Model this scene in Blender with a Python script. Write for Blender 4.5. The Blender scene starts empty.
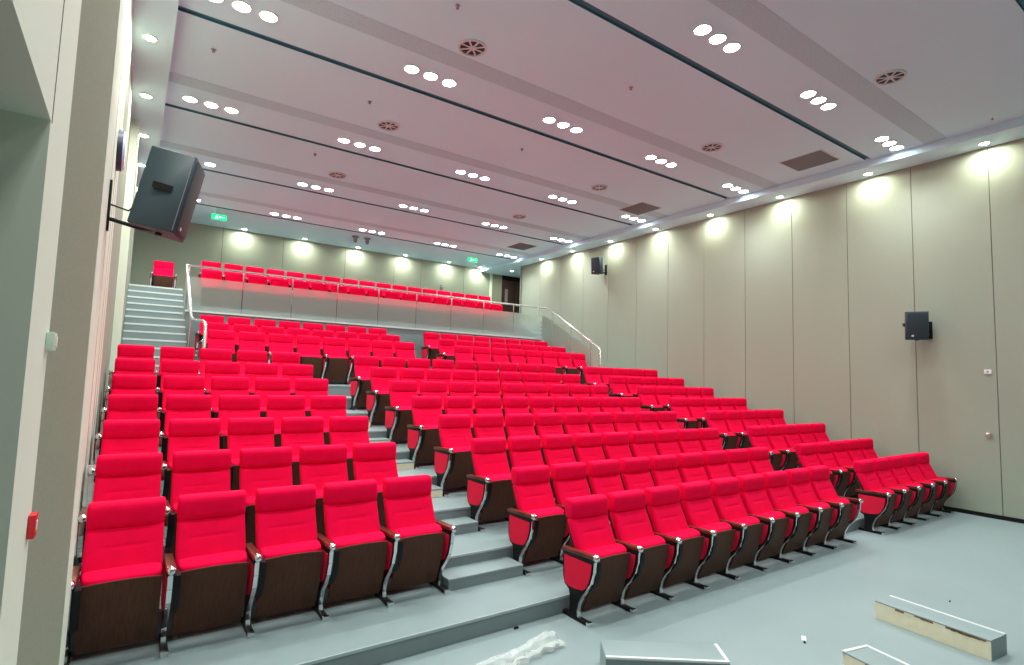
import bpy, bmesh, math, random
from mathutils import Vector, Matrix

random.seed(7)
C = bpy.context.scene.collection
SC = bpy.context.scene
PI = math.pi

# ------------------------------------------------------------------ camera, world, exposure
cam_d = bpy.data.cameras.new('camera')
cam_d.sensor_width = 36.0
cam_d.sensor_fit = 'HORIZONTAL'
cam_d.lens = 551.09 / 1024 * 36
cam_d.clip_start = 0.05
cam_d.clip_end = 200
cam = bpy.data.objects.new('camera', cam_d)
C.objects.link(cam)
R_ = Vector((0.82186085, -0.56893249, 0.02933522))
U_ = Vector((-0.07060888, -0.05063234, 0.99621823))
W_ = Vector((0.56529561, 0.82082409, 0.08178443))
cam.matrix_world = Matrix(((R_.x, U_.x, -W_.x, 0.0), (R_.y, U_.y, -W_.y, 0.0), (R_.z, U_.z, -W_.z, 2.145), (0, 0, 0, 1)))
SC.camera = cam

world = bpy.data.worlds.new('world')
SC.world = world
world.use_nodes = True
world.node_tree.nodes['Background'].inputs[0].default_value = (0.8, 0.85, 1, 1)
world.node_tree.nodes['Background'].inputs[1].default_value = 0.02

SC.view_settings.view_transform = 'Standard'
SC.view_settings.look = 'None'
SC.view_settings.gamma = 1
SC.view_settings.use_curve_mapping = False
SC.view_settings.exposure = 0.6
SC.cycles.use_denoising = True
SC.cycles.max_bounces = 9
SC.cycles.diffuse_bounces = 6
SC.cycles.transparent_max_bounces = 12
SC.cycles.sample_clamp_indirect = 6.0

LAMP_W = 8.5       # watts of one ceiling downlight
EDGE_W = 12.0       # watts of one wall-side downlight

# ------------------------------------------------------------------ materials
def mat(name, col, rough=0.6, metal=0.0, noise=None, bump=0.0, bscale=60.0, spec=0.5, sheen=0.0, emit=None, es=0.0, stretch=(1, 1, 1), coat=0.0):
    m = bpy.data.materials.new(name)
    m.use_nodes = True
    nt = m.node_tree
    b = nt.nodes['Principled BSDF']
    b.inputs['Base Color'].default_value = (*col, 1)
    b.inputs['Roughness'].default_value = rough
    b.inputs['Metallic'].default_value = metal
    b.inputs['Specular IOR Level'].default_value = spec
    b.inputs['Sheen Weight'].default_value = sheen
    b.inputs['Coat Weight'].default_value = coat
    if emit:
        b.inputs['Emission Color'].default_value = (*emit, 1)
        b.inputs['Emission Strength'].default_value = es
    if noise or bump:
        tc = nt.nodes.new('ShaderNodeTexCoord')
        mp = nt.nodes.new('ShaderNodeMapping')
        mp.inputs['Scale'].default_value = stretch
        nt.links.new(tc.outputs['Object'], mp.inputs['Vector'])
        if noise:
            n = nt.nodes.new('ShaderNodeTexNoise')
            n.inputs['Scale'].default_value = noise[0]
            n.inputs['Detail'].default_value = 5
            r = nt.nodes.new('ShaderNodeValToRGB')
            r.color_ramp.elements[0].position = 0.3
            r.color_ramp.elements[1].position = 0.7
            r.color_ramp.elements[0].color = (*noise[1], 1)
            r.color_ramp.elements[1].color = (*col, 1)
            nt.links.new(mp.outputs[0], n.inputs['Vector'])
            nt.links.new(n.outputs[0], r.inputs[0])
            nt.links.new(r.outputs[0], b.inputs['Base Color'])
        if bump:
            n2 = nt.nodes.new('ShaderNodeTexNoise')
            n2.inputs['Scale'].default_value = bscale
            bp = nt.nodes.new('ShaderNodeBump')
            bp.inputs['Strength'].default_value = bump
            bp.inputs['Distance'].default_value = 0.01
            nt.links.new(mp.outputs[0], n2.inputs['Vector'])
            nt.links.new(n2.outputs[0], bp.inputs['Height'])
            nt.links.new(bp.outputs[0], b.inputs['Normal'])
    return m

def k(c, s): return tuple(x * s for x in c)

RED = (0.90, 0.001, 0.055)
M = {}
M['red'] = mat('red_fabric', RED, 0.85, noise=(9, k(RED, 0.9)), bump=0.15, bscale=350, spec=0.08)
M['red_panel'] = mat('red_panel_fabric', (0.72, 0.006, 0.045), 0.8, spec=0.25)
M['wood'] = mat('dark_wood_veneer', (0.105, 0.042, 0.025), 0.6, noise=(14, (0.068, 0.027, 0.016)), stretch=(9, 1, .6), spec=0.2)
M['arm'] = mat('armrest_wood', (0.17, 0.035, 0.018), 0.28, noise=(7, (0.07, 0.018, 0.012)), stretch=(8, 1, 1))
M['black'] = mat('black_paint', (0.008, 0.008, 0.009), 0.45, spec=0.2)
M['chrome'] = mat('chrome', (0.75, 0.76, 0.76), 0.16, 1.0)
M['steel'] = mat('brushed_steel', (0.78, 0.78, 0.75), 0.26, 1.0)
FL = (0.262, 0.335, 0.34)
M['floor'] = mat('grey_vinyl', FL, 0.42, noise=(1.1, k(FL, 0.93)), spec=0.35)
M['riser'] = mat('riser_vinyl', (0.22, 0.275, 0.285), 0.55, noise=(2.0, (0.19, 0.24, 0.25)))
M['stair'] = mat('stair_vinyl', (0.24, 0.31, 0.325), 0.5, noise=(2.0, (0.21, 0.275, 0.29)))
M['lip'] = mat('step_lip', (0.40, 0.48, 0.48), 0.35)
M['nosing'] = mat('pale_nosing', (0.72, 0.76, 0.74), 0.35)
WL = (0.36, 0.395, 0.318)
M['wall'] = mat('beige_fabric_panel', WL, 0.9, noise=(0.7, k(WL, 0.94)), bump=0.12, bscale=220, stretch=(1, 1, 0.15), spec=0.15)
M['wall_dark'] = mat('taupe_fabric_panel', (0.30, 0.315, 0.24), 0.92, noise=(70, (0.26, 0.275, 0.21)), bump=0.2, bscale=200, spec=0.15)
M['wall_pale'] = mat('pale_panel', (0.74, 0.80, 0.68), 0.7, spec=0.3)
M['seam'] = mat('dark_seam', (0.10, 0.09, 0.075), 0.9)
CL = (0.60, 0.81, 0.92)
M['ceiling'] = mat('ceiling_board', CL, 0.75, noise=(0.5, k(CL, 0.96)), spec=0.2)
M['dark'] = mat('dark_throat', (0.03, 0.04, 0.06), 0.5)
M['slot'] = mat('slot_blue_black', (0.05, 0.16, 0.22), 0.5)
M['white'] = mat('white_plastic', (0.8, 0.8, 0.78), 0.4)
M['cream'] = mat('cream_board', (0.80, 0.76, 0.58), 0.7, noise=(14, (0.72, 0.67, 0.48)))
M['rust'] = mat('scuffed_edge', (0.22, 0.12, 0.05), 0.8)
M['spk'] = mat('speaker_cabinet', (0.022, 0.045, 0.062), 0.5, bump=0.1, bscale=300)
M['grille'] = mat('speaker_grille', (0.035, 0.055, 0.07), 0.55, noise=(260, (0.012, 0.018, 0.025)))
M['lens'] = mat('lamp_lens', (1, 1, 1), 0.3, emit=(1, 0.99, 0.96), es=30)
M['lens_e'] = mat('lamp_lens_warm', (1, 1, 1), 0.3, emit=(1, 1, 0.86), es=30)
M['green'] = mat('exit_green', (0.0, 0.35, 0.12), 0.4, emit=(0.0, 0.75, 0.22), es=1.1)
M['exitwhite'] = mat('exit_white', (0.8, 0.9, 0.8), 0.4, emit=(0.7, 1, 0.8), es=1.2)
M['redbox'] = mat('red_plastic', (0.75, 0.02, 0.03), 0.4)
M['mint'] = mat('pale_green_plastic', (0.62, 0.78, 0.66), 0.35)
M['clock'] = mat('clock_face', (0.62, 0.66, 0.85), 0.3)
M['navy'] = mat('navy_rim', (0.02, 0.025, 0.07), 0.4)
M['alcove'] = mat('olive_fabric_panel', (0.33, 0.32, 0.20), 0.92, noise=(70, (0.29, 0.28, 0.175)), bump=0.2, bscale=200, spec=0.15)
M['door'] = mat('brown_door', (0.06, 0.022, 0.018), 0.5, noise=(5, (0.035, 0.014, 0.012)), stretch=(1, 1, 6))
M['grey'] = mat('vent_grey', (0.2, 0.19, 0.22), 0.6)
M['diff'] = mat('diffuser_grey', (0.62, 0.62, 0.64), 0.5)
M['perf'] = mat('perforated_strip', (0.52, 0.70, 0.79), 0.8, noise=(55, (0.39, 0.53, 0.60)), spec=0.2)

def film_mat():
    m = bpy.data.materials.new('clear_film')
    m.use_nodes = True
    nt = m.node_tree
    b = nt.nodes['Principled BSDF']
    b.inputs['Base Color'].default_value = (0.92, 0.97, 0.94, 1)
    b.inputs['Roughness'].default_value = 0.18
    b.inputs['Alpha'].default_value = 0.38
    tc = nt.nodes.new('ShaderNodeTexCoord')
    n = nt.nodes.new('ShaderNodeTexNoise'); n.inputs['Scale'].default_value = 30; n.inputs['Detail'].default_value = 4
    bp = nt.nodes.new('ShaderNodeBump'); bp.inputs['Strength'].default_value = 0.9; bp.inputs['Distance'].default_value = 0.02
    nt.links.new(tc.outputs['Object'], n.inputs['Vector'])
    nt.links.new(n.outputs[0], bp.inputs['Height']); nt.links.new(bp.outputs[0], b.inputs['Normal'])
    return m
M['film'] = film_mat()

def haze_glass():
    m = bpy.data.materials.new('hazy_glass')
    m.use_nodes = True
    nt = m.node_tree
    nt.nodes.clear()
    out = nt.nodes.new('ShaderNodeOutputMaterial')
    tr = nt.nodes.new('ShaderNodeBsdfTransparent'); tr.inputs[0].default_value = (0.92, 1.0, 0.95, 1)
    df = nt.nodes.new('ShaderNodeBsdfDiffuse'); df.inputs[0].default_value = (0.78, 0.86, 0.80, 1)
    tl = nt.nodes.new('ShaderNodeBsdfTranslucent'); tl.inputs[0].default_value = (0.9, 0.9, 0.9, 1)
    gl = nt.nodes.new('ShaderNodeBsdfGlossy'); gl.inputs['Roughness'].default_value = 0.12
    a = nt.nodes.new('ShaderNodeMixShader'); a.inputs[0].default_value = 0.5
    rf = nt.nodes.new('ShaderNodeBsdfRefraction'); rf.inputs['Color'].default_value = (0.95, 1.0, 0.97, 1)
    rf.inputs['Roughness'].default_value = 0.3; rf.inputs['IOR'].default_value = 1.25
    tm = nt.nodes.new('ShaderNodeMixShader'); tm.inputs[0].default_value = 0.5
    nt.links.new(tr.outputs[0], tm.inputs[1]); nt.links.new(rf.outputs[0], tm.inputs[2])
    b = nt.nodes.new('ShaderNodeMixShader'); b.inputs[0].default_value = 0.2
    c = nt.nodes.new('ShaderNodeMixShader')
    fr = nt.nodes.new('ShaderNodeFresnel'); fr.inputs[0].default_value = 1.35
    nt.links.new(df.outputs[0], a.inputs[1]); nt.links.new(tl.outputs[0], a.inputs[2])
    nt.links.new(tm.outputs[0], b.inputs[1]); nt.links.new(a.outputs[0], b.inputs[2])
    nt.links.new(fr.outputs[0], c.inputs[0]); nt.links.new(b.outputs[0], c.inputs[1]); nt.links.new(gl.outputs[0], c.inputs[2])
    nt.links.new(c.outputs[0], out.inputs[0])
    return m
M['glass'] = haze_glass()

# ------------------------------------------------------------------ mesh helpers
class MB:
    """collects shapes into ONE mesh"""
    def __init__(s): s.bm = bmesh.new(); s.mi = 0; s.mats = []
    def use(s, name):
        if name not in s.mats: s.mats.append(name)
        s.mi = s.mats.index(name); return s
    def _face(s, vs):
        try:
            f = s.bm.faces.new(vs); f.material_index = s.mi; return f
        except ValueError: return None
    def box(s, x0, x1, y0, y1, z0, z1, bev=0.0, rot=None, org=None):
        co = [(x, y, z) for x in (x0, x1) for y in (y0, y1) for z in (z0, z1)]
        vs = [s.bm.verts.new(c) for c in co]
        F = [(0, 1, 3, 2), (4, 6, 7, 5), (0, 4, 5, 1), (2, 3, 7, 6), (0, 2, 6, 4), (1, 5, 7, 3)]
        fs = [s._face([vs[i] for i in f]) for f in F]
        geo = vs
        if bev > 0:
            es = list({e for f in fs for e in f.edges})
            r = bmesh.ops.bevel(s.bm, geom=es, offset=bev, segments=2, affect='EDGES', profile=0.6)
            geo = list({v for f in r['faces'] for v in f.verts} | {v for f in fs if f.is_valid for v in f.verts})
            for f in r['faces']: f.material_index = s.mi
        if rot is not None:
            o = Vector(org or (0, 0, 0))
            for v in geo: v.co = rot @ (v.co - o) + o
        return s
    def tube(s, pts, r, n=8, cap=True, radii=None, squash=None):
        pts = [Vector(p) for p in pts]
        rings = []
        prev = None
        for i, p in enumerate(pts):
            t = (pts[min(i + 1, len(pts) - 1)] - pts[max(i - 1, 0)]).normalized()
            a = Vector((0, 0, 1)) if abs(t.z) < 0.95 else Vector((0, 1, 0))
            if prev is not None: u = (prev - t * prev.dot(t)).normalized()
            else: u = t.cross(a).normalized()
            prev = u
            v = t.cross(u)
            rr = radii[i] if radii else r
            rings.append([s.bm.verts.new(p + (u * math.cos(2 * PI * j / n) + v * math.sin(2 * PI * j / n)) * rr) for j in range(n)])
        for a, b in zip(rings, rings[1:]):
            for j in range(n): s._face([a[j], a[(j + 1) % n], b[(j + 1) % n], b[j]])
        if cap: s._face(rings[0][::-1]); s._face(rings[-1])
        return s
    def prism(s, poly, x0, x1, axis='x'):
        """poly in (y,z) extruded along x (or (x,y) along z)"""
        f = (lambda a, b, t: (t, a, b)) if axis == 'x' else (lambda a, b, t: (a, b, t))
        A = [s.bm.verts.new(f(a, b, x0)) for a, b in poly]
        B = [s.bm.verts.new(f(a, b, x1)) for a, b in poly]
        s._face(A[::-1]); s._face(B)
        n = len(poly)
        for i in range(n): s._face([A[i], A[(i + 1) % n], B[(i + 1) % n], B[i]])
        return s
    def disc(s, c, r, n=20, r2=None, h=0.0, axis='z'):
        c = Vector(c)
        ax = {'z': (Vector((1, 0, 0)), Vector((0, 1, 0)), Vector((0, 0, 1))), 'x': (Vector((0, 1, 0)), Vector((0, 0, 1)), Vector((1, 0, 0))), 'y': (Vector((1, 0, 0)), Vector((0, 0, 1)), Vector((0, 1, 0)))}[axis]
        r2 = r if r2 is None else r2
        A = [s.bm.verts.new(c + ax[0] * r * math.cos(2 * PI * i / n) + ax[1] * r * math.sin(2 * PI * i / n)) for i in range(n)]
        if h == 0: s._face(A); return s
        B = [s.bm.verts.new(c + ax[2] * h + ax[0] * r2 * math.cos(2 * PI * i / n) + ax[1] * r2 * math.sin(2 * PI * i / n)) for i in range(n)]
        s._face(A[::-1]); s._face(B)
        for i in range(n): s._face([A[i], A[(i + 1) % n], B[(i + 1) % n], B[i]])
        return s
    def ring(s, c, r0, r1, z0, z1, n=24):
        c = Vector(c); L = []
        for r, z in ((r0, z0), (r1, z0), (r1, z1), (r0, z1)):
            L.append([s.bm.verts.new(c + Vector((r * math.cos(2 * PI * i / n), r * math.sin(2 * PI * i / n), z))) for i in range(n)])
        for q in range(4):
            a, b = L[q], L[(q + 1) % 4]
            for i in range(n): s._face([a[i], a[(i + 1) % n], b[(i + 1) % n], b[i]])
        return s
    def loft(s, secs, n=28, e=4.0, dent=None):
        """secs: (y, z, ny, nz, halfwidth, halfthick); superellipse sections across X"""
        rings = []
        for (y, z, ny, nz, hw, ht) in secs:
            l = math.hypot(ny, nz); ny /= l; nz /= l
            ring = []
            for j in range(n):
                a = 2 * PI * (j + .5) / n
                cx, sx = math.cos(a), math.sin(a)
                X = hw * math.copysign(abs(cx) ** (2 / e), cx)
                T = ht * math.copysign(abs(sx) ** (2 / e), sx)
                d = dent(X, z, T) if dent else 0
                ring.append(s.bm.verts.new((X, y + ny * (T + d), z + nz * (T + d))))
            rings.append(ring)
        for a, b in zip(rings, rings[1:]):
            for j in range(n): s._face([a[j], a[(j + 1) % n], b[(j + 1) % n], b[j]])
        s._face(rings[0][::-1]); s._face(rings[-1])
        return s
    def mesh(s, name, smooth=True, ang=35):
        bmesh.ops.recalc_face_normals(s.bm, faces=s.bm.faces)
        me = bpy.data.meshes.new(name)
        s.bm.to_mesh(me); s.bm.free()
        for m in s.mats: me.materials.append(M[m])
        if smooth:
            for p in me.polygons: p.use_smooth = True
            me.set_sharp_from_angle(angle=math.radians(ang))
        return me
    def build(s, name, parent=None, loc=None, smooth=True, ang=35):
        o = bpy.data.objects.new(name, s.mesh(name, smooth, ang))
        C.objects.link(o)
        if parent is not None: o.parent = parent
        if loc: o.location = loc
        return o

def tag(o, label=None, cat=None, group=None, kind=None):
    if label: o['label'] = label
    if cat: o['category'] = cat
    if group: o['group'] = group
    if kind: o['kind'] = kind
    return o
def thing(name, label, cat, loc=(0, 0, 0), rz=0, group=None):
    o = bpy.data.objects.new(name, None)
    o.empty_display_size = 0.1
    C.objects.link(o)
    o.location = loc
    o.rotation_euler = (0, 0, rz)
    return tag(o, label, cat, group)
KIDS = {}
def kids(o):
    return KIDS[o.name] if o.name in KIDS else []
def note(o):
    """remember children so copies are quick"""
    KIDS.setdefault(o.parent.name, []).append(o); return o
def copy_tree(o, parent=None):
    c = o.copy(); C.objects.link(c)
    if parent is not None: c.parent = parent
    for ch in kids(o):
        copy_tree(ch, c)
    return c
def struct(mb, name, smooth=False):
    return tag(mb.build(name, smooth=smooth), kind='structure')

ORD = ['first', 'second', 'third', 'fourth', 'fifth', 'sixth', 'seventh', 'eighth', 'ninth', 'tenth', 'eleventh', 'twelfth', 'thirteenth', 'fourteenth', 'fifteenth', 'sixteenth', 'seventeenth']

# ------------------------------------------------------------------ room dimensions
XL, XR = -0.28, 12.265
YF, YB = -5.0, 19.4
ZC, ZS = 6.62, 6.48           # main ceiling, side soffits
TZ = [0.0, 0.155, 0.373, 0.597, 0.812, 1.027, 1.243, 1.462, 1.675, 1.89, 2.10, 2.315]
TY = [None] + [4.03 + 0.892 * i for i in range(11)]    # front edge of tiers 1..11
ROWY = [3.693, 4.603] + [4.603 + 0.892 * i for i in range(1, 11)]   # toe line of rows on tiers 0..11
XLF2 = -0.17                   # the far part of the left wall stands a little further in
XUL0, XUR1 = 0.92, 11.02       # rails of the upper stairs

# floor
f = MB().use('floor').box(-2.4, XR + .1, YF, TY[1] + .02, -0.12, 0)
struct(f, 'floor')
# tiers
for i in range(1, 12):
    t = MB()
    y0 = TY[i]
    y1 = TY[i + 1] + 0.02 if i < 11 else 14.3
    x0, x1 = (XL, XR) if i <= 8 else (XUL0, XUR1)
    t.use('floor').box(x0, x1, y0 + .004, y1, -0.1, TZ[i])
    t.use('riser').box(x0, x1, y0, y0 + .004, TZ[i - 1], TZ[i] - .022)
    t.use('lip').box(x0, x1, y0 - .008, y0 + .004, TZ[i] - .022, TZ[i], )
    struct(t, 'floor')
# upper platforms behind the glass
t = MB().use('riser').box(XUL0, XUR1, 14.3, 15.35, -0.1, 3.45)
struct(t, 'floor')
t = MB().use('riser').box(XUL0, XUR1, 15.35, 16.2, -0.1, 3.67)
struct(t, 'floor')
t = MB().use('riser').box(XUL0, XUR1, 16.2, YB, -0.1, 4.055).box(XL, XUL0, 15.82, YB, -0.1, 4.055).box(XUR1, 14.4, 15.82, YB, -0.1, 4.055)
struct(t, 'floor')

# upper staircases (14 risers)
def staircase(x0, x1, label):
    st = thing('staircase', label, 'stairs', ((x0 + x1) / 2, 11.6, TZ[8]))
    w = (x1 - x0) / 2
    b = MB().use('stair')
    n = 14; rise = (4.055 - TZ[8]) / n; run = 0.30
    poly = [(0, 0)]
    for i in range(n):
        poly += [(i * run, (i + 1) * rise), ((i + 1) * run, (i + 1) * rise)]
    poly += [(n * run, 0)]
    for i in range(n):
        b.box(-w + .002, w - .002, i * run, n * run, i * rise, (i + 1) * rise)
    b.build('step_block', st, smooth=False)
    for i in range(n):
        MB().use('nosing').box(-w + .003, w - .003, i * run - .008, i * run + .035, (i + 1) * rise - .03, (i + 1) * rise + .004).build('nosing', st, smooth=False)
    return st
staircase(XLF2 + .006, XUL0, 'grey staircase with pale nosings climbing beside the left wall')
staircase(XUR1, XR, 'grey staircase beside the right wall, behind the sloping end of the glass')

# half-height boxes in the aisles
def aisle_step(x0, x1, i, label, front, group):
    y1 = TY[i]; y0 = y1 - 0.285; zt = (TZ[i] - TZ[i - 1]) / 2
    s = thing('aisle_step', label, 'step', ((x0 + x1) / 2, y1 - .0, TZ[i - 1]), 0, group)
    w = (x1 - x0) / 2
    MB().use('floor').box(-w, w, -.285, 0 - .002, zt - .02, zt, .004).build('tread', s)
    MB().use(front).box(-w + .004, w - .004, -.281, -.002, 0.001, zt - .02).build('box', s, smooth=False)
for i in range(2, 8):
    aisle_step(2.565, 3.42, i, 'low %s step box at the %s tier of the left aisle' % ('grey' if i < 4 else 'cream-fronted', ORD[i - 1]), 'riser' if i < 4 else 'cream', 'half steps in the left aisle')

# left wall : long wall with lintel over an alcove in front of it
YA, ZA = 2.39, 2.97
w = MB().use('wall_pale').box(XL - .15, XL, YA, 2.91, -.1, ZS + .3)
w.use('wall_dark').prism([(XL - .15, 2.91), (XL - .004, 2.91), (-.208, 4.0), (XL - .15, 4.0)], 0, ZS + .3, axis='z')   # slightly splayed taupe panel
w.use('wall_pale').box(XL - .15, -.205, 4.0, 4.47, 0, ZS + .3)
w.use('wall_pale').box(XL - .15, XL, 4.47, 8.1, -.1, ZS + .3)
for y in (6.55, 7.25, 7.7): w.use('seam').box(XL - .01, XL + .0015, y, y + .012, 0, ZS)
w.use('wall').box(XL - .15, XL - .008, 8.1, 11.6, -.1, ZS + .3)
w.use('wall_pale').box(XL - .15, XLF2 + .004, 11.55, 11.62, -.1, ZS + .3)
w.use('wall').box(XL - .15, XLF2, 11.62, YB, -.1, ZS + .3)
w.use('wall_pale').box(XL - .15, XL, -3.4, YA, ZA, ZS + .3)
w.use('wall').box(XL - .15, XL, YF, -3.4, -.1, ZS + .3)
w.use('seam').box(XL - .01, XL + .0015, YA + .02, YA + .03, ZA, ZS)
struct(w, 'wall_left')
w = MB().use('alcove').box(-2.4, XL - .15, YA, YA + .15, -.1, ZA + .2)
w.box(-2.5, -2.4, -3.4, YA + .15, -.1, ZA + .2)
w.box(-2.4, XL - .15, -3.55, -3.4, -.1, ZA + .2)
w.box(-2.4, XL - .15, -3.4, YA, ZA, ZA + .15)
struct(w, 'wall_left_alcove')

# right wall : tall fabric panels with dark seams
w = MB().use('seam').box(XR + .012, XR + .12, YF, 17.3, -.1, ZC)
ys = [3.07 + 1.18 * i for i in range(-7, 13)]
ys = [YF] + [y for y in ys if y > YF + .2] + [17.3]
for a, b in zip(ys, ys[1:]):
    w.use('wall').box(XR, XR + .012, a + .006, b - .006, 0.0, ZC - .02)
struct(w, 'wall_right')
struct(MB().use('wall').box(XR, 14.5, 17.24, 17.36, 3.9, ZC).box(14.4, 14.5, 17.3, YB, 3.9, ZC), 'wall_right_lobby')
struct(MB().use('black').box(XR - .012, XR, YF, TY[1], 0, 0.07), 'baseboard_right')

# back wall with panel seams
w = MB().use('seam').box(XL - .15, 14.5, YB + .012, YB + .12, 3.9, ZC)
xs = [XL, 2.13, 3.95, 6.04, 7.9, 9.0, 10.9]
xs += [12.25]
for a, b in zip(xs, xs[1:]):
    w.use('wall').box(a + .006, b - .006, YB, YB + .012, 4.0, ZC)
w.use('wall_dark').box(12.25, 12.75, YB - .02, YB + .012, 4.0, ZC).box(12.75, 14.4, YB - .02, YB + .012, 6.28, ZC).box(14.05, 14.4, YB - .02, YB + .012, 4.0, 6.3)
w.use('wall_pale').box(12.15, 12.25, YB - .05, YB + .01, 4.0, ZC)
struct(w, 'wall_back')
struct(MB().use('wall').box(-2.5, XR + .1, YF - .12, YF, -.1, ZC + .1), 'wall_front')

struct(MB().use('black').box(12.75, 14.05, YB - .05, YB - .02, 6.28, 6.6), 'trim_9')
# double door in the lobby behind the right wall
dr = MB().use('door').box(12.75, 13.38, YB - .045, YB - .005, 4.06, 6.28).box(13.40, 14.05, YB - .045, YB - .005, 4.06, 6.28)
d = tag(dr.build('door_1', smooth=False), kind='structure')
dh = MB().use('steel').tube([(13.33, YB - .07, 4.95), (13.33, YB - .1, 4.97), (13.33, YB - .1, 5.3), (13.33, YB - .07, 5.32)], .012)
dh.build('door_handle', d)
MB().use('grey').box(12.9, 13.05, YB - .05, YB - .045, 5.3, 5.9).build('door_window', d, smooth=False)

# ceiling
SLOTS = [4.73 + 3.075 * i for i in range(-3, 5)]
X0c, X1c = 0.172, 11.66
c = MB().use('ceiling')
SW = 0.055
ed = [YF] + [s for s in SLOTS if s > YF] + [YB]
for a, b in zip(ed, ed[1:]):
    c.box(X0c, X1c, a + (SW if a != YF else 0), b - (SW if b != YB else 0), ZC, ZC + .12)
for s in ed[1:-1]:
    c.use('ceiling').box(X1c - .05, X1c, s - SW, s + SW, ZC, ZC + .12)
    c.use('slot').box(X0c, X1c, s - SW - .03, s + SW + .03, ZC + .035, ZC + .13)
    c.box(X0c, X1c - .05, s - SW, s - SW + .004, ZC + .001, ZC + .035).box(X0c, X1c - .05, s + SW - .004, s + SW, ZC + .001, ZC + .035)
c.use('ceiling').box(XL - .15, X0c, YF, YB, ZS, ZC + .12).box(X1c, 14.5, YF, YB, ZS, ZC + .12)
struct(c, 'ceiling')
for n_, s in enumerate(SLOTS):
    if s > 0:
        struct(MB().use('perf').box(X0c + .002, X1c - .002, s - 1.27 + 3.075, s - .93 + 3.075, ZC - .003, ZC + .01), 'trim_%d' % (n_ + 1)) if s < 15 else None

# ------------------------------------------------------------------ lamps
def downlight(name_r, lens, watts, spread, warm):
    root = thing('ceiling_downlight', None, 'ceiling light')
    note_kid(MB().use('white').ring((0, 0, 0), name_r, name_r + .02, -.012, 0.0).build('trim_ring', root))
    note_kid(MB().use(lens).disc((0, 0, -.004), name_r, 20).build('lens', root))
    ld = bpy.data.lights.new('downlight_lamp', 'AREA')
    ld.shape = 'DISK'; ld.size = name_r * 2; ld.energy = watts; ld.spread = math.radians(spread)
    ld.color = warm
    lo = bpy.data.objects.new('lamp_light', ld); C.objects.link(lo); lo.parent = root; lo.location = (0, 0, -.014)
    note_kid(lo)
    return root
def note_kid(o): KIDS.setdefault(o.parent.name, []).append(o); return o

proto = downlight(0.10, 'lens', LAMP_W, 125, (0.93, 1.0, 1.0))
proto_e = downlight(0.07, 'lens_e', EDGE_W, 172, (0.97, 1.0, 0.84))
used = {'a': False, 'b': False}
def put(which, loc, label, group, boost=None):
    p = proto if which == 'a' else proto_e
    o = p if not used[which] else copy_tree(p)
    used[which] = True
    o.location = loc
    if boost:
        for ch in o.children:
            if ch.type == 'LIGHT': ch.data = boost
    tag(o, label, 'ceiling light', group)
def brighter(f):
    d_ = [ch for ch in kids(proto_e) if ch.type == 'LIGHT'][0].data.copy(); d_.energy = EDGE_W * f; return d_
BACK, LEFT = brighter(1.1), brighter(1.9)
LX = [0.82, 3.40, 5.98, 8.57, 11.12]
cols = ['leftmost', 'second from left', 'middle', 'second from right', 'rightmost']
for r in range(-1, 5):
    y = 4.17 + 3.115 * r if r >= 0 else 1.06
    for ci, lx in enumerate(LX):
        for q in range(3):
            rowname = ['stage row', 'front row', 'second row', 'third row', 'fourth row', 'rear row'][r + 1]
            put('a', (lx + .31 * (q - 1), y, ZC), 'round white ceiling downlight, %s of trio, %s trio in %s' % (['left', 'centre', 'right'][q], cols[ci], rowname), 'ceiling downlights in trios')
for q, y in enumerate([3.05, 4.9, 6.75, 8.6, 10.4, 12.2, 14.0, 15.7]):
    put('b', (12.02, y, ZS), 'small warm downlight washing the right wall, %s from the front' % ORD[q], 'downlights along the right wall')
put('b', (12.5, 18.3, ZS), 'small bright downlight in front of the brown door recess', None)
for q, y in enumerate([4.9, 6.6, 8.5, 10.4, 12.25, 14.1, 16.0]):
    put('b', (-.09, y, ZS), 'small warm downlight in the left soffit, %s from the front' % ORD[q], 'downlights along the left wall', LEFT)
for q, x in enumerate([2.69, 4.55, 6.39, 8.2, 10.05, 11.5]):
    put('b', (x, 19.12, ZC if x < 11.6 else ZS), 'small warm downlight washing the back wall, %s from the left' % ORD[q], 'downlights along the back wall', BACK)

# round swirl diffusers
def diffuser(x, y, label):
    d = thing('air_diffuser', label, 'ceiling vent', (x, y, ZC), 0, 'round ceiling air diffusers')
    MB().use('diff').ring((0, 0, 0), .17, .2, -.02, 0).build('rim', d)
    MB().use('dark').disc((0, 0, -.003), .17).build('throat', d)
    b = MB().use('diff').disc((0, 0, -.016), .05, 16, h=.01)
    for i in range(8):
        a = 2 * PI * i / 8
        b.box(.03, .172, -.012, .012, -.014, -.008, rot=Matrix.Rotation(a, 3, 'Z'))
    b.build('blades', d, smooth=False)
DIFF = [(3.535, 6.285, 'left in the nearest row'), (3.53, 9.25, 'left in the second row'), (8.70, 3.23, 'at the upper right of the view'), (8.78, 6.25, 'right in the nearest full row'), (8.68, 9.2, 'right in the second row'), (8.6, 12.3, 'right in the third row'), (3.565, 12.35, 'left in the third row')]
for x, y, t_ in DIFF: diffuser(x, y, 'round white ceiling air diffuser with dark slots, ' + t_)
def vent(x, y, label):
    d = thing('return_grille', label, 'ceiling vent', (x, y, ZC), 0, 'square grey return grilles')
    MB().use('diff').box(-.38, .38, -.42, .42, -.006, 0).build('frame', d, smooth=False)
    b = MB().use('grey').box(-.355, .355, -.395, .395, -.009, -.006)
    for i in range(22): b.box(-.355, .355, -.39 + i * .036, -.375 + i * .036, -.014, -.009)
    b.build('louvres', d, smooth=False)
vent(10.82, 5.47, 'square grey return grille nearest the right soffit')
vent(10.6, 9.7, 'square grey return grille at right, second from the front')
vent(10.7, 15.1, 'square grey return grille near the far right corner')
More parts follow.
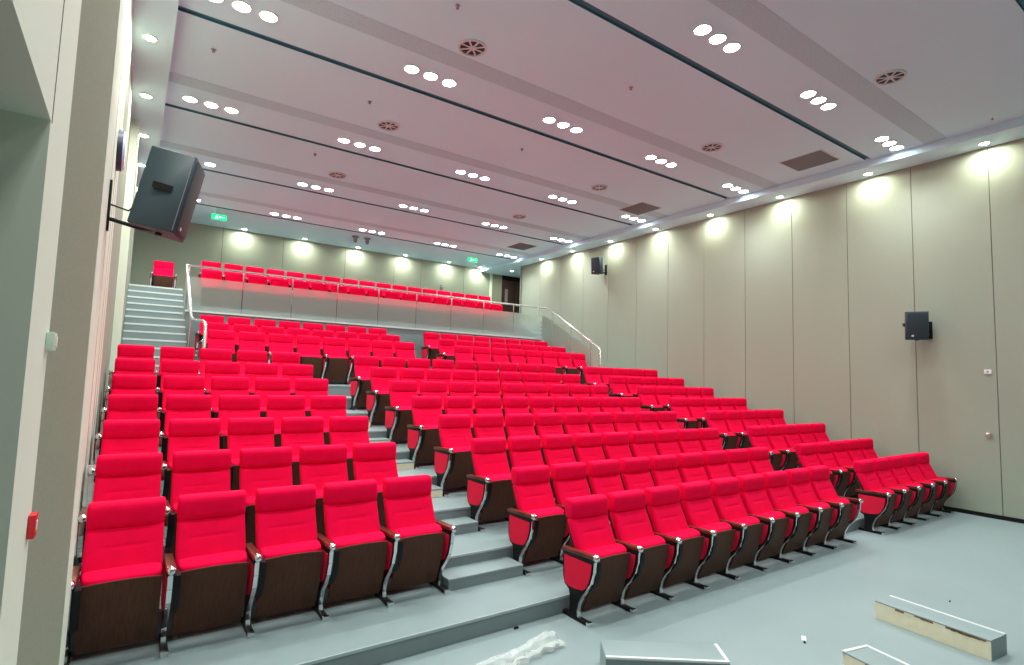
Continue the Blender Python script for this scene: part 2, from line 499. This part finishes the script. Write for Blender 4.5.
for q, (x, y, z) in enumerate([(.65, 8.53, ZC), (2.95, 5.65, ZC), (2.94, 8.6, ZC), (2.82, 11.43, ZC), (5.98, 5.68, ZC), (6.0, 8.56, ZC), (11.3, 2.75, ZC)]):
    d = thing('sprinkler_head', 'tiny metal sprinkler head, %s' % ['near the left soffit', 'left of the nearest round diffuser', 'beside the second left diffuser', 'before the third row of lights', 'in the middle of the nearest bay', 'in the middle of the second bay', 'at the far right of the ceiling'][q], 'sprinkler', (x, y, z), 0, 'sprinkler heads')
    MB().use('steel').disc((0, 0, -.01), .035, 14, h=.01).build('escutcheon', d)
    MB().use('grey').disc((0, 0, -.045), .022, 10, r2=.012, h=.035).build('deflector', d)

# exit signs and ceiling devices
def exit_sign(x, y, label):
    s = thing('exit_sign', label, 'exit sign', (x, y, ZC))
    MB().use('white').tube([(-.1, 0, 0), (-.1, 0, -.18)], .006).tube([(.1, 0, 0), (.1, 0, -.18)], .006).build('hanger', s)
    MB().use('green').box(-.19, .19, -.015, .015, -.33, -.18, .004).build('panel', s)
    g = MB().use('exitwhite')
    g.disc((-.06, -.016, -.215), .014, 10, h=-.002, axis='y')
    g.box(-.085, -.045, -.018, -.016, -.275, -.235).box(-.10, -.08, -.018, -.016, -.31, -.27).box(-.05, -.03, -.018, -.016, -.31, -.27)
    g.box(.02, .14, -.018, -.016, -.262, -.245).prism([(0, 0)] * 0 or [(-.016, -.28), (-.018, -.28), (-.018, -.225), (-.016, -.225)], .0, .02)
    g.build('running_figure', s, smooth=False)
exit_sign(1.75, 17.1, 'small green illuminated exit sign hanging at the far left')
exit_sign(9.95, 17.1, 'small green illuminated exit sign hanging at the far right')
for x, l in ((5.78, 'left'), (6.18, 'right')):
    p = thing('ceiling_camera', 'small dark ceiling device above the rear seats, %s of two' % l, 'camera', (x, 17.6, ZC), 0, 'dark ceiling devices')
    MB().use('grey').disc((0, 0, -.03), .11, 18, h=.03).build('mount_plate', p)
    MB().use('grey').disc((0, 0, -.20), .05, 14, r2=.07, h=.17).build('body', p)

# ------------------------------------------------------------------ wall speakers, clock, switches
def speaker(loc, w, dpt, h, rz, tilt, arm_to, label, yaw_plate=0):
    """front faces local +X; origin at the wall plate"""
    s = thing('wall_speaker', label, 'loudspeaker', loc, 0)
    M3 = Matrix.Rotation(rz, 3, 'Z') @ Matrix.Rotation(tilt, 3, 'Y')
    a = Vector(arm_to)
    def xf(mb):
        for v in mb.bm.verts: v.co = M3 @ v.co + a
        return mb
    hx, hy = dpt / 2, w / 2
    # trapezoid cabinet: narrower at the back
    pl = [(-hx, -hy * .72), (hx * .86, -hy), (hx, -hy * .9), (hx, hy * .9), (hx * .86, hy), (-hx, hy * .72)]
    cab = MB().use('spk').prism(pl, -h / 2, h / 2, axis='z')
    es = [e for e in cab.bm.edges]
    bmesh.ops.bevel(cab.bm, geom=es, offset=.008, segments=1, affect='EDGES')
    xf(cab).build('cabinet', s)
    g = MB().use('grille').box(hx, hx + .012, -hy * .84, hy * .84, -h / 2 + .03, h / 2 - .03, .004)
    xf(g).build('grille', s)
    hd = MB().use('black').box(-.09 * dpt / .45, .09 * dpt / .45, -hy * .99 - .004, -hy * .9, -.015, .045)
    xf(hd).build('side_handle', s)
    tr = MB().use('grey').box(hx * .87, hx * .90, -hy * .99, -hy * .97, -h / 2 + .02, h / 2 - .02)
    xf(tr).build('grille_trim', s, smooth=False)
    xf(MB().use('white').box(hx + .012, hx + .014, -hy * .5, -hy * .3, -h / 2 + .06, -h / 2 + .09)).build('badge', s, smooth=False)
    sg = 1 if a.x > 0 else -1
    MB().use('black').box(-.0 if sg > 0 else -.02, .02 if sg > 0 else 0, -.045, .045, -h * .31, h * .31, .003).build('wall_plate', s)
    b = MB().use('black').tube([(.01 * sg, 0, -h * .16), (a.x * .55, a.y * .55, -h * .24), (a.x, a.y, a.z - h * .47)], .02).tube([(.01 * sg, 0, h * .02), (a.x * .35, a.y * .3, -.03), (a.x * .5, a.y * .5, .05), (a.x * .7, a.y * .7, .04)], .009)
    b.disc((a.x * .9, a.y * .9, a.z - h * .53), .03, 12, h=.05)
    b.build('bracket', s)
    return s
speaker((XL, 6.42, 3.665), .45, .41, .775, math.radians(-14), math.radians(11), (.463, -.12, .17), 'large black loudspeaker on a bracket high on the left wall')
speaker((XR, 4.02, 3.26), .36, .34, .52, math.radians(180 + 30), math.radians(6), (-.32, .12, .07), 'black loudspeaker on the near part of the right wall')
speaker((XR, 12.62, 5.66), .32, .30, .52, math.radians(180 + 20), math.radians(6), (-.30, .08, .10), 'small black loudspeaker high on the far right wall')

ck = thing('wall_clock', 'round navy-rimmed disc mounted above the left loudspeaker', 'clock', (XL, 7.3, 4.5))
MB().use('navy').disc((0, 0, 0), .225, 32, h=.05, axis='x').build('rim', ck)
MB().use('clock').disc((.05, 0, 0), .215, 32, r2=.195, h=.02, axis='x').build('face', ck)
ab = thing('wall_box', 'pale green plastic box on the left wall edge', 'switch', (XL, 2.86, 2.235))
MB().use('mint').box(0, .028, -.04, .04, -.036, .036, .005).build('housing', ab)
MB().use('white').box(.028, .032, -.022, .022, -.022, .022, .001).build('cover', ab)
fb = thing('fire_call_point', 'small red fire call point on the left wall edge', 'fire alarm', (XL, 2.85, 1.52))
MB().use('redbox').box(0, .024, -.036, .036, -.045, .045, .005).build('housing', fb)
MB().use('white').box(.024, .026, -.016, .016, -.018, .018).build('press_glass', fb, smooth=False)
sw = thing('wall_switch', 'white round-centred switch plate on the right wall', 'switch', (XR, 3.19, 2.49))
MB().use('white').box(-.018, 0, -.05, .05, -.04, .04, .005).build('plate', sw)
MB().use('grey').disc((-.018, 0, 0), .016, 12, h=-.004, axis='x').build('button', sw)
kn = thing('door_knob', 'round metal knob on a flush door panel in the right wall', 'knob', (XR, 3.21, 1.41))
MB().use('steel').disc((0, 0, 0), .045, 18, h=-.012, axis='x').build('rose', kn)
MB().use('steel').tube([(-.012, 0, 0), (-.05, 0, 0)], .012).tube([(-.045, 0, 0), (-.055, 0, 0), (-.07, 0, 0), (-.082, 0, 0)], .03, 14, radii=[.018, .032, .032, .018]).build('grip', kn)
ss = thing('wall_fitting', 'small fitting low on the back wall above rear seats', 'fitting', (9.9, YB, 5.62))
MB().use('grey').box(-.04, .04, -.06, 0, -.1, .1, .006).build('body', ss)
MB().use('white').disc((0, -.06, .04), .02, 10, h=-.006, axis='y').build('lens', ss)

# ------------------------------------------------------------------ glass balustrade with handrail
YG = 14.3; ZG = 3.43; ZRL = 4.46
bl = thing('glass_balustrade', 'long hazy glass balustrade with steel handrail before the rear rows', 'railing', (0, 0, 0))
rail = MB().use('steel')
rail.tube([(1.06, 11.2, TZ[8]), (1.06, 11.2, 2.88), (1.05, 11.25, 2.97), (1.03, 11.4, 3.01), (.93, 12.0, 3.06), (.90, 12.25, 3.14), (.90, 14.2, 4.36), (.90, 14.27, ZRL), (.95, YG, ZRL), (10.95, YG, ZRL), (11.0, 14.2, ZRL), (11.0, 14.0, 4.43), (11.0, 13.6, 4.22), (11.0, 11.55, 3.06), (11.0, 11.5, 3.0), (11.0, 11.5, 2.3)], .028, 10)
rail.build('handrail', bl)
npn = 9
gw = (11.0 - .95) / npn
for i in range(npn):
    x0 = .95 + i * gw
    MB().use('glass').box(x0 + .008, x0 + gw - .008, YG - .006, YG + .006, ZG + .02, ZRL - .25).build('glass_panel', bl, smooth=False)
    MB().use('steel').box(x0 - .012, x0 + .012, YG - .012, YG + .012, ZRL - .30, ZRL - .01, .002).build('post', bl)
gs = MB().use('glass')
gs.prism([(14.25, 3.43), (14.25, 4.25), (11.6, 2.88), (11.6, 1.95)], 10.995, 11.005)
gs.build('glass_panel', bl, smooth=False)
MB().use('nosing').box(.92, 11.02, YG - .03, YG + .02, ZG - .015, ZG + .025).build('bottom_channel', bl, smooth=False)
for y in (12.3, 14.27):
    zz = 3.12 + (y - 12.3) * .62
    MB().use('steel').tube([(.90, y, TZ[8] + (y - 11.6) * .567), (.90, y, zz)], .016).build('post', bl)
for y in (11.9, 12.8, 13.7):
    zz = 3.06 + (y - 11.55) * .566
    MB().use('steel').tube([(11.0, y, 1.9 + (y - 11.6) * .567), (11.0, y, zz)], .014).build('post', bl)

# ------------------------------------------------------------------ the auditorium chair
# local frame: x=0 middle of the left standard, seat centre x=.275; y=0 toe of the foot, +y towards the back
PITCH = 0.55
def chair_standard(root, x, side, two=None):
    """one leg with armrest; side panels on both faces"""
    fr = MB().use('black')
    t = .019
    shield = [(-.045, .560), (-.035, .47), (-.008, .38), (.03, .305), (.075, .255), (.16, .232), (.26, .238), (.32, .275), (.345, .34), (.352, .56)]
    fr.prism(shield, x - t, x + t)
    stem = [(.09, .27), (.125, .20), (.15, .12), (.155, .03), (.26, .03), (.25, .12), (.255, .20), (.275, .28)]
    fr.prism(stem, x - t * .8, x + t * .8)
    fr.box(x - .027, x + .027, -.06, .35, .545, .578, .006)
    leg = note_kid(fr.build('leg', root))
    cs = MB().use('chrome')
    path = [(-.062, .565), (-.055, .47), (-.022, .37), (.04, .285), (.095, .225), (.135, .15), (.148, .08), (.140, .03)]
    for i in range(len(path) - 1):
        (a, b), (c2, d2) = path[i], path[i + 1]
        dy, dz = c2 - a, d2 - b; L = math.hypot(dy, dz); ny, nz = -dz / L * .012, dy / L * .012
        cs.prism([(a, b), (c2, d2), (c2 - ny, d2 - nz), (a - ny, b - nz)], x - .0195, x + .012)
    note_kid(cs.build('chrome_strip', leg))
    sp = MB().use('red_panel')
    inner = [(-.040, .535), (-.031, .46), (-.006, .375), (.028, .318), (.07, .288), (.17, .272), (.265, .272), (.30, .292), (.316, .34), (.324, .535)]
    if two is None:
        br = MB().use('black')
        br.prism([(-.078, .56), (-.080, .50), (-.066, .42), (-.030, .335), (.03, .27), (.075, .28), (.10, .40), (.11, .56)], x + .0125, x + .058)
        note_kid(br.build('seat_bracket', root))
    for s in (-1, 1):
        sp.prism(inner, x + s * t, x + s * (t + .009))
    note_kid(sp.build('side_panel', leg))
    ft = MB().use('black').box(x - .024, x + .024, .0, .37, 0, .034, .006)
    ft = note_kid(ft.build('foot', leg))
    tp = MB().use('chrome').box(x - .026, x + .026, -.014, .02, 0, .037, .006)
    note_kid(tp.build('foot_cap', ft))
    am = MB().use('arm')
    sec = [(-.085, .588), (-.07, .604), (-.0, .612), (.15, .606), (.30, .592), (.36, .58)]
    am.box(x - .031, x + .031, -.07, .365, .574, .608, .010, rot=Matrix.Rotation(math.radians(-2.5), 3, 'X'), org=(x, .1, .585))
    ao = note_kid(am.build('armrest', root))
    cp = MB().use('chrome').tube([(x, -.105, .596), (x, -.098, .596), (x, -.082, .596), (x, -.06, .597)], .03, 14, radii=[.010, .022, .031, .031])
    note_kid(cp.build('armrest_cap', ao))

def make_chair(two_sided):
    root = thing('auditorium_chair', None, 'chair')
    cx = .275
    def place(mb):
        for v in mb.bm.verts: v.co.x += cx
        return mb
    # backrest cushion
    def crease(X, z, T):
        d = 0
        if T < -0.01 and abs(X) < .14:
            d += .010 * math.exp(-((z - .705) / .008) ** 2) * (1 if abs(X) < .11 else .4)
        if T < -0.01:
            d += .008 * max(0, 1 - (X / .2) ** 2)
        return d
    secs = []
    zz = [.50, .505, .52, .56, .60, .64, .67, .685, .695, .705, .715, .725, .75, .79, .825, .84, .845]
    for i, z in enumerate(zz):
        tt = (z - .50) / .345
        y = .185 + .170 * tt
        edge = {0: .55, 1: .8, len(zz) - 1: .62, len(zz) - 2: .85}.get(i, 1)
        secs.append((y, z, .90, -.44, (.237 - .004 * tt) * (1 - (1 - edge) * .06), .046 * edge))
    b = MB().use('red').loft(secs, 40, 6, crease)
    note_kid(place(b).build('backrest', root, ang=50))
    secs = []
    for i, (z, y, ht, hw) in enumerate([(.838, .352, .034, .224), (.843, .352, .052, .231), (.856, .354, .062, .2345), (.89, .358, .066, .2355), (.93, .362, .070, .2365), (.975, .365, .071, .2365), (1.000, .367, .068, .2355), (1.016, .370, .060, .233), (1.026, .373, .045, .228), (1.031, .376, .018, .215)]):
        secs.append((y, .838 + (z - .838) * .93, 1.0, 0.0, hw, ht))
    b = MB().use('red').loft(secs, 40, 6)
    note_kid(place(b).build('headrest', root, ang=60))
    # plywood shell behind
    secs = []
    for z, y, ht, hw in [(.42, .245, .006, .20), (.43, .247, .010, .22), (.60, .302, .010, .228), (.80, .388, .010, .228), (.96, .428, .010, .225), (.985, .432, .006, .21)]:
        secs.append((y, z, .93, -.36, hw, ht))
    note_kid(place(MB().use('wood').loft(secs, 24, 7)).build('back_shell', root))
    # tipped-up seat: red cushion behind a veneered board
    secs = []
    for s_, ht, hw in [(0.0, .030, .215), (.006, .058, .222), (.018, .074, .226), (.04, .082, .227), (.08, .083, .227), (.20, .070, .227), (.36, .052, .225), (.42, .042, .222), (.44, .02, .21)]:
        # runs from the raised front edge (top) down to the hinge
        y = .086 + s_ * .20; z = .600 - s_ * .96
        secs.append((y, z, .966, .26, hw, ht))
    note_kid(place(MB().use('red').loft(secs, 32, 5)).build('seat_cushion', root, ang=55))
    bd = MB().use('wood')
    nx, nz = 14, 10
    grid = []
    for side in (0, 1):
        G = []
        for i in range(nz + 1):
            row = []
            for j in range(nx + 1):
                u = j / nx * 2 - 1
                ztop = .553 + .012 * (1 - u * u)
                zb = .078
                z = ztop + (zb - ztop) * i / nz
                tz = (ztop - z) / .47
                wv = .226 * (1 - .02 * (i == nz))
                y = -.012 + .145 * tz + .018 * math.sin(PI * tz) * -1 + .006 * u * u + side * .016
                row.append(bd.bm.verts.new((u * wv, y, z)))
            G.append(row)
        grid.append(G)
    for side in (0, 1):
        for i in range(nz):
            for j in range(nx):
                q = grid[side]
                bd._face([q[i][j], q[i][j + 1], q[i + 1][j + 1], q[i + 1][j]])
    A, B = grid
    for j in range(nx):
        bd._face([A[0][j], A[0][j + 1], B[0][j + 1], B[0][j]]); bd._face([A[nz][j], A[nz][j + 1], B[nz][j + 1], B[nz][j]])
    for i in range(nz):
        bd._face([A[i][0], A[i + 1][0], B[i + 1][0], B[i][0]]); bd._face([A[i][nx], A[i + 1][nx], B[i + 1][nx], B[i][nx]])
    note_kid(place(bd).build('seat_board', root, ang=50))
    note_kid(MB().use('steel').tube([(.02, .19, .36), (.515, .19, .36)], .012).build('hinge_bar', root))
    chair_standard(root, 0, -1)
    if two_sided: chair_standard(root, PITCH, 1, True)
    return root

chair_a = make_chair(False)
chair_b = make_chair(True)
cu = {'a': False, 'b': False}
def place_chair(x, y, z, end, label, group, rz=0):
    key = 'b' if end else 'a'
    p = chair_b if end else chair_a
    o = p if not cu[key] else copy_tree(p)
    cu[key] = True
    o.location = (x, y, z); o.rotation_euler = (0, 0, rz)
    tag(o, label, 'chair', group)
def row(x0, n, y, z, rowname, block):
    for i in range(n):
        if n > 1 and i == n - 1: pos = 'right end seat'
        elif i == 0: pos = 'left end seat'
        else: pos = ORD[i] + ' seat from left'
        place_chair(x0 + i * PITCH, y, z, i == n - 1, 'red tip-up auditorium chair, %s in %s of %s' % (pos, rowname, block), 'red chairs in the %s' % block)
XCL, XRT, XLF = 3.456, 9.291, 2.535 - 5 * PITCH
for r in range(8):
    nm = ('front row', 'second row', 'third row', 'fourth row', 'fifth row', 'sixth row', 'seventh row', 'eighth row')[r]
    row(XCL, 9, ROWY[r], TZ[r], nm, 'centre block')
    row(XRT, 5, ROWY[r], TZ[r], nm, 'right block')
    if r < 7:
        row(XLF, 5, ROWY[r + 1], TZ[r + 1], nm, 'left block')
for r in range(3):
    nm = ('front row', 'middle row', 'back row')[r]
    row(1.155, 8, ROWY[9 + r], TZ[9 + r], nm, 'upper left block')
    row(6.575, 8, ROWY[9 + r], TZ[9 + r], nm, 'upper right block')
row(1.30, 17, 15.72, 3.67, 'front row', 'gallery behind the glass')
row(1.36, 17, 16.62, 4.055, 'back row', 'gallery behind the glass')
place_chair(.30, 17.55, 4.055, True, 'single red tip-up chair standing alone at the top of the left stairs', None)

# ------------------------------------------------------------------ loose things on the floor
def step_box(loc, rz, label, l=.88, w=.27, h=.16, face='cream', endtrim=0):
    s = thing('loose_step_box', label, 'step box', loc, rz, None)
    MB().use(face).box(-w / 2, w / 2, -l / 2, l / 2, 0.001, h - .012).build('box', s, smooth=False)
    MB().use('floor').box(-w / 2 - .002, w / 2 + .002, -l / 2 - .002, l / 2 + .002, h - .012, h, .003).build('tread', s)
    MB().use('nosing').box(w / 2 - .02, w / 2 + .004, -l / 2, l / 2, h - .012, h + .005, .002).build('nosing', s)
    MB().use('floor').box(-w / 2, w / 2, -l / 2 - .004, -l / 2, .002, h - .012).build('end_cover', s, smooth=False)
    if endtrim:
        MB().use('nosing').box(-w / 2, w / 2, endtrim * (l / 2 - .02), endtrim * (l / 2 + .005), h - .03, h + .006, .002).build('end_trim', s)
    if face != 'cream': return s
    b = MB().use('rust'); rr = random.Random(3)
    for i in range(9):
        yy = -l / 2 + .02 + rr.random() * (l - .15)
        b.box(-w / 2 - .0035, -w / 2 + .001, yy, yy + .03 + rr.random() * .09, h - .02 - rr.random() * .012, h - .011)
    b.build('scuffed_edge', s, smooth=False)
    return s
step_box((6.0, 1.99, 0), math.radians(-6), 'loose cream-sided step box with grey top on the floor at right')
step_box((3.40, 2.84, 0), math.radians(54 + 180), 'loose grey-topped step box with pale edge trims, nearest the front seats', face='riser', endtrim=1)
step_box((4.62, 1.66, 0), math.radians(-12), 'loose step box partly cut off at the bottom edge of view', endtrim=1)

# bundle of clear plastic wrap by the first step
fm = MB().use('film')
rr = random.Random(11)
pts = []; rad = []
for i in range(28):
    tt = i / 27
    pts.append((3.02 - tt * 1.25, 3.60 - .02 * tt + .015 * math.sin(tt * 9) - .12 * tt, .045 + .01 * math.sin(tt * 14)))
    rad.append(.015 + .042 * (1 - tt) ** .6 * (0.75 + .4 * rr.random()) if i else .012)
fm.tube(pts, .05, 14, radii=rad)
fm.tube([(p[0] + .01, p[1] - .05 - .03 * (i % 3 == 0), max(.02, p[2] * .6)) for i, p in enumerate(pts[:16])], .03, 10, radii=[max(.008, q * .55) for q in rad[:16]])
for v in fm.bm.verts:
    v.co += Vector((rr.uniform(-1, 1), rr.uniform(-1, 1), rr.uniform(-.6, 1))) * .010
    v.co.z = max(v.co.z, .002)
tag(fm.build('plastic_wrap', ang=20), 'crumpled bundle of clear plastic wrap lying before the first step', 'plastic wrap')

d1 = thing('paper_scrap', 'small folded white paper scrap on the open floor', 'scrap', (4.88, 2.57, 0), .5)
MB().use('white').box(-.05, .05, -.018, .018, 0, .008, .001).build('sheet', d1)
MB().use('black').box(-.085, -.05, -.012, .004, 0, .01, .001).build('torn_end', d1)
d2 = MB().use('black').tube([(7.03, 2.21, .006), (7.05, 2.215, .006), (7.055, 2.21, .006)], .006, 8)
tag(d2.build('screw'), 'tiny dark screw lying on the floor near the right boxes', 'screw')
d3 = MB().use('black').tube([(2.86, 3.985, .01), (2.885, 3.99, .012), (2.9, 3.985, .008)], .009, 8)
tag(d3.build('wall_plug'), 'tiny dark plug lying at the foot of the first step', 'debris')
# plastic sleeve on the arm of a left chair
sl = MB().use('film')
pts = []; rad = []
for i in range(12):
    tt = i / 11
    pts.append((XLF - .0, ROWY[3] - .05 + tt * .03, TZ[3] + .28 + .36 * tt)); rad.append(.045 + .012 * rr.random())
sl.tube(pts, .05, 10, radii=rad)
tag(sl.build('plastic_sleeve', ang=20), 'crinkled clear plastic sleeve over the arm of a left wall chair', 'plastic sleeve')
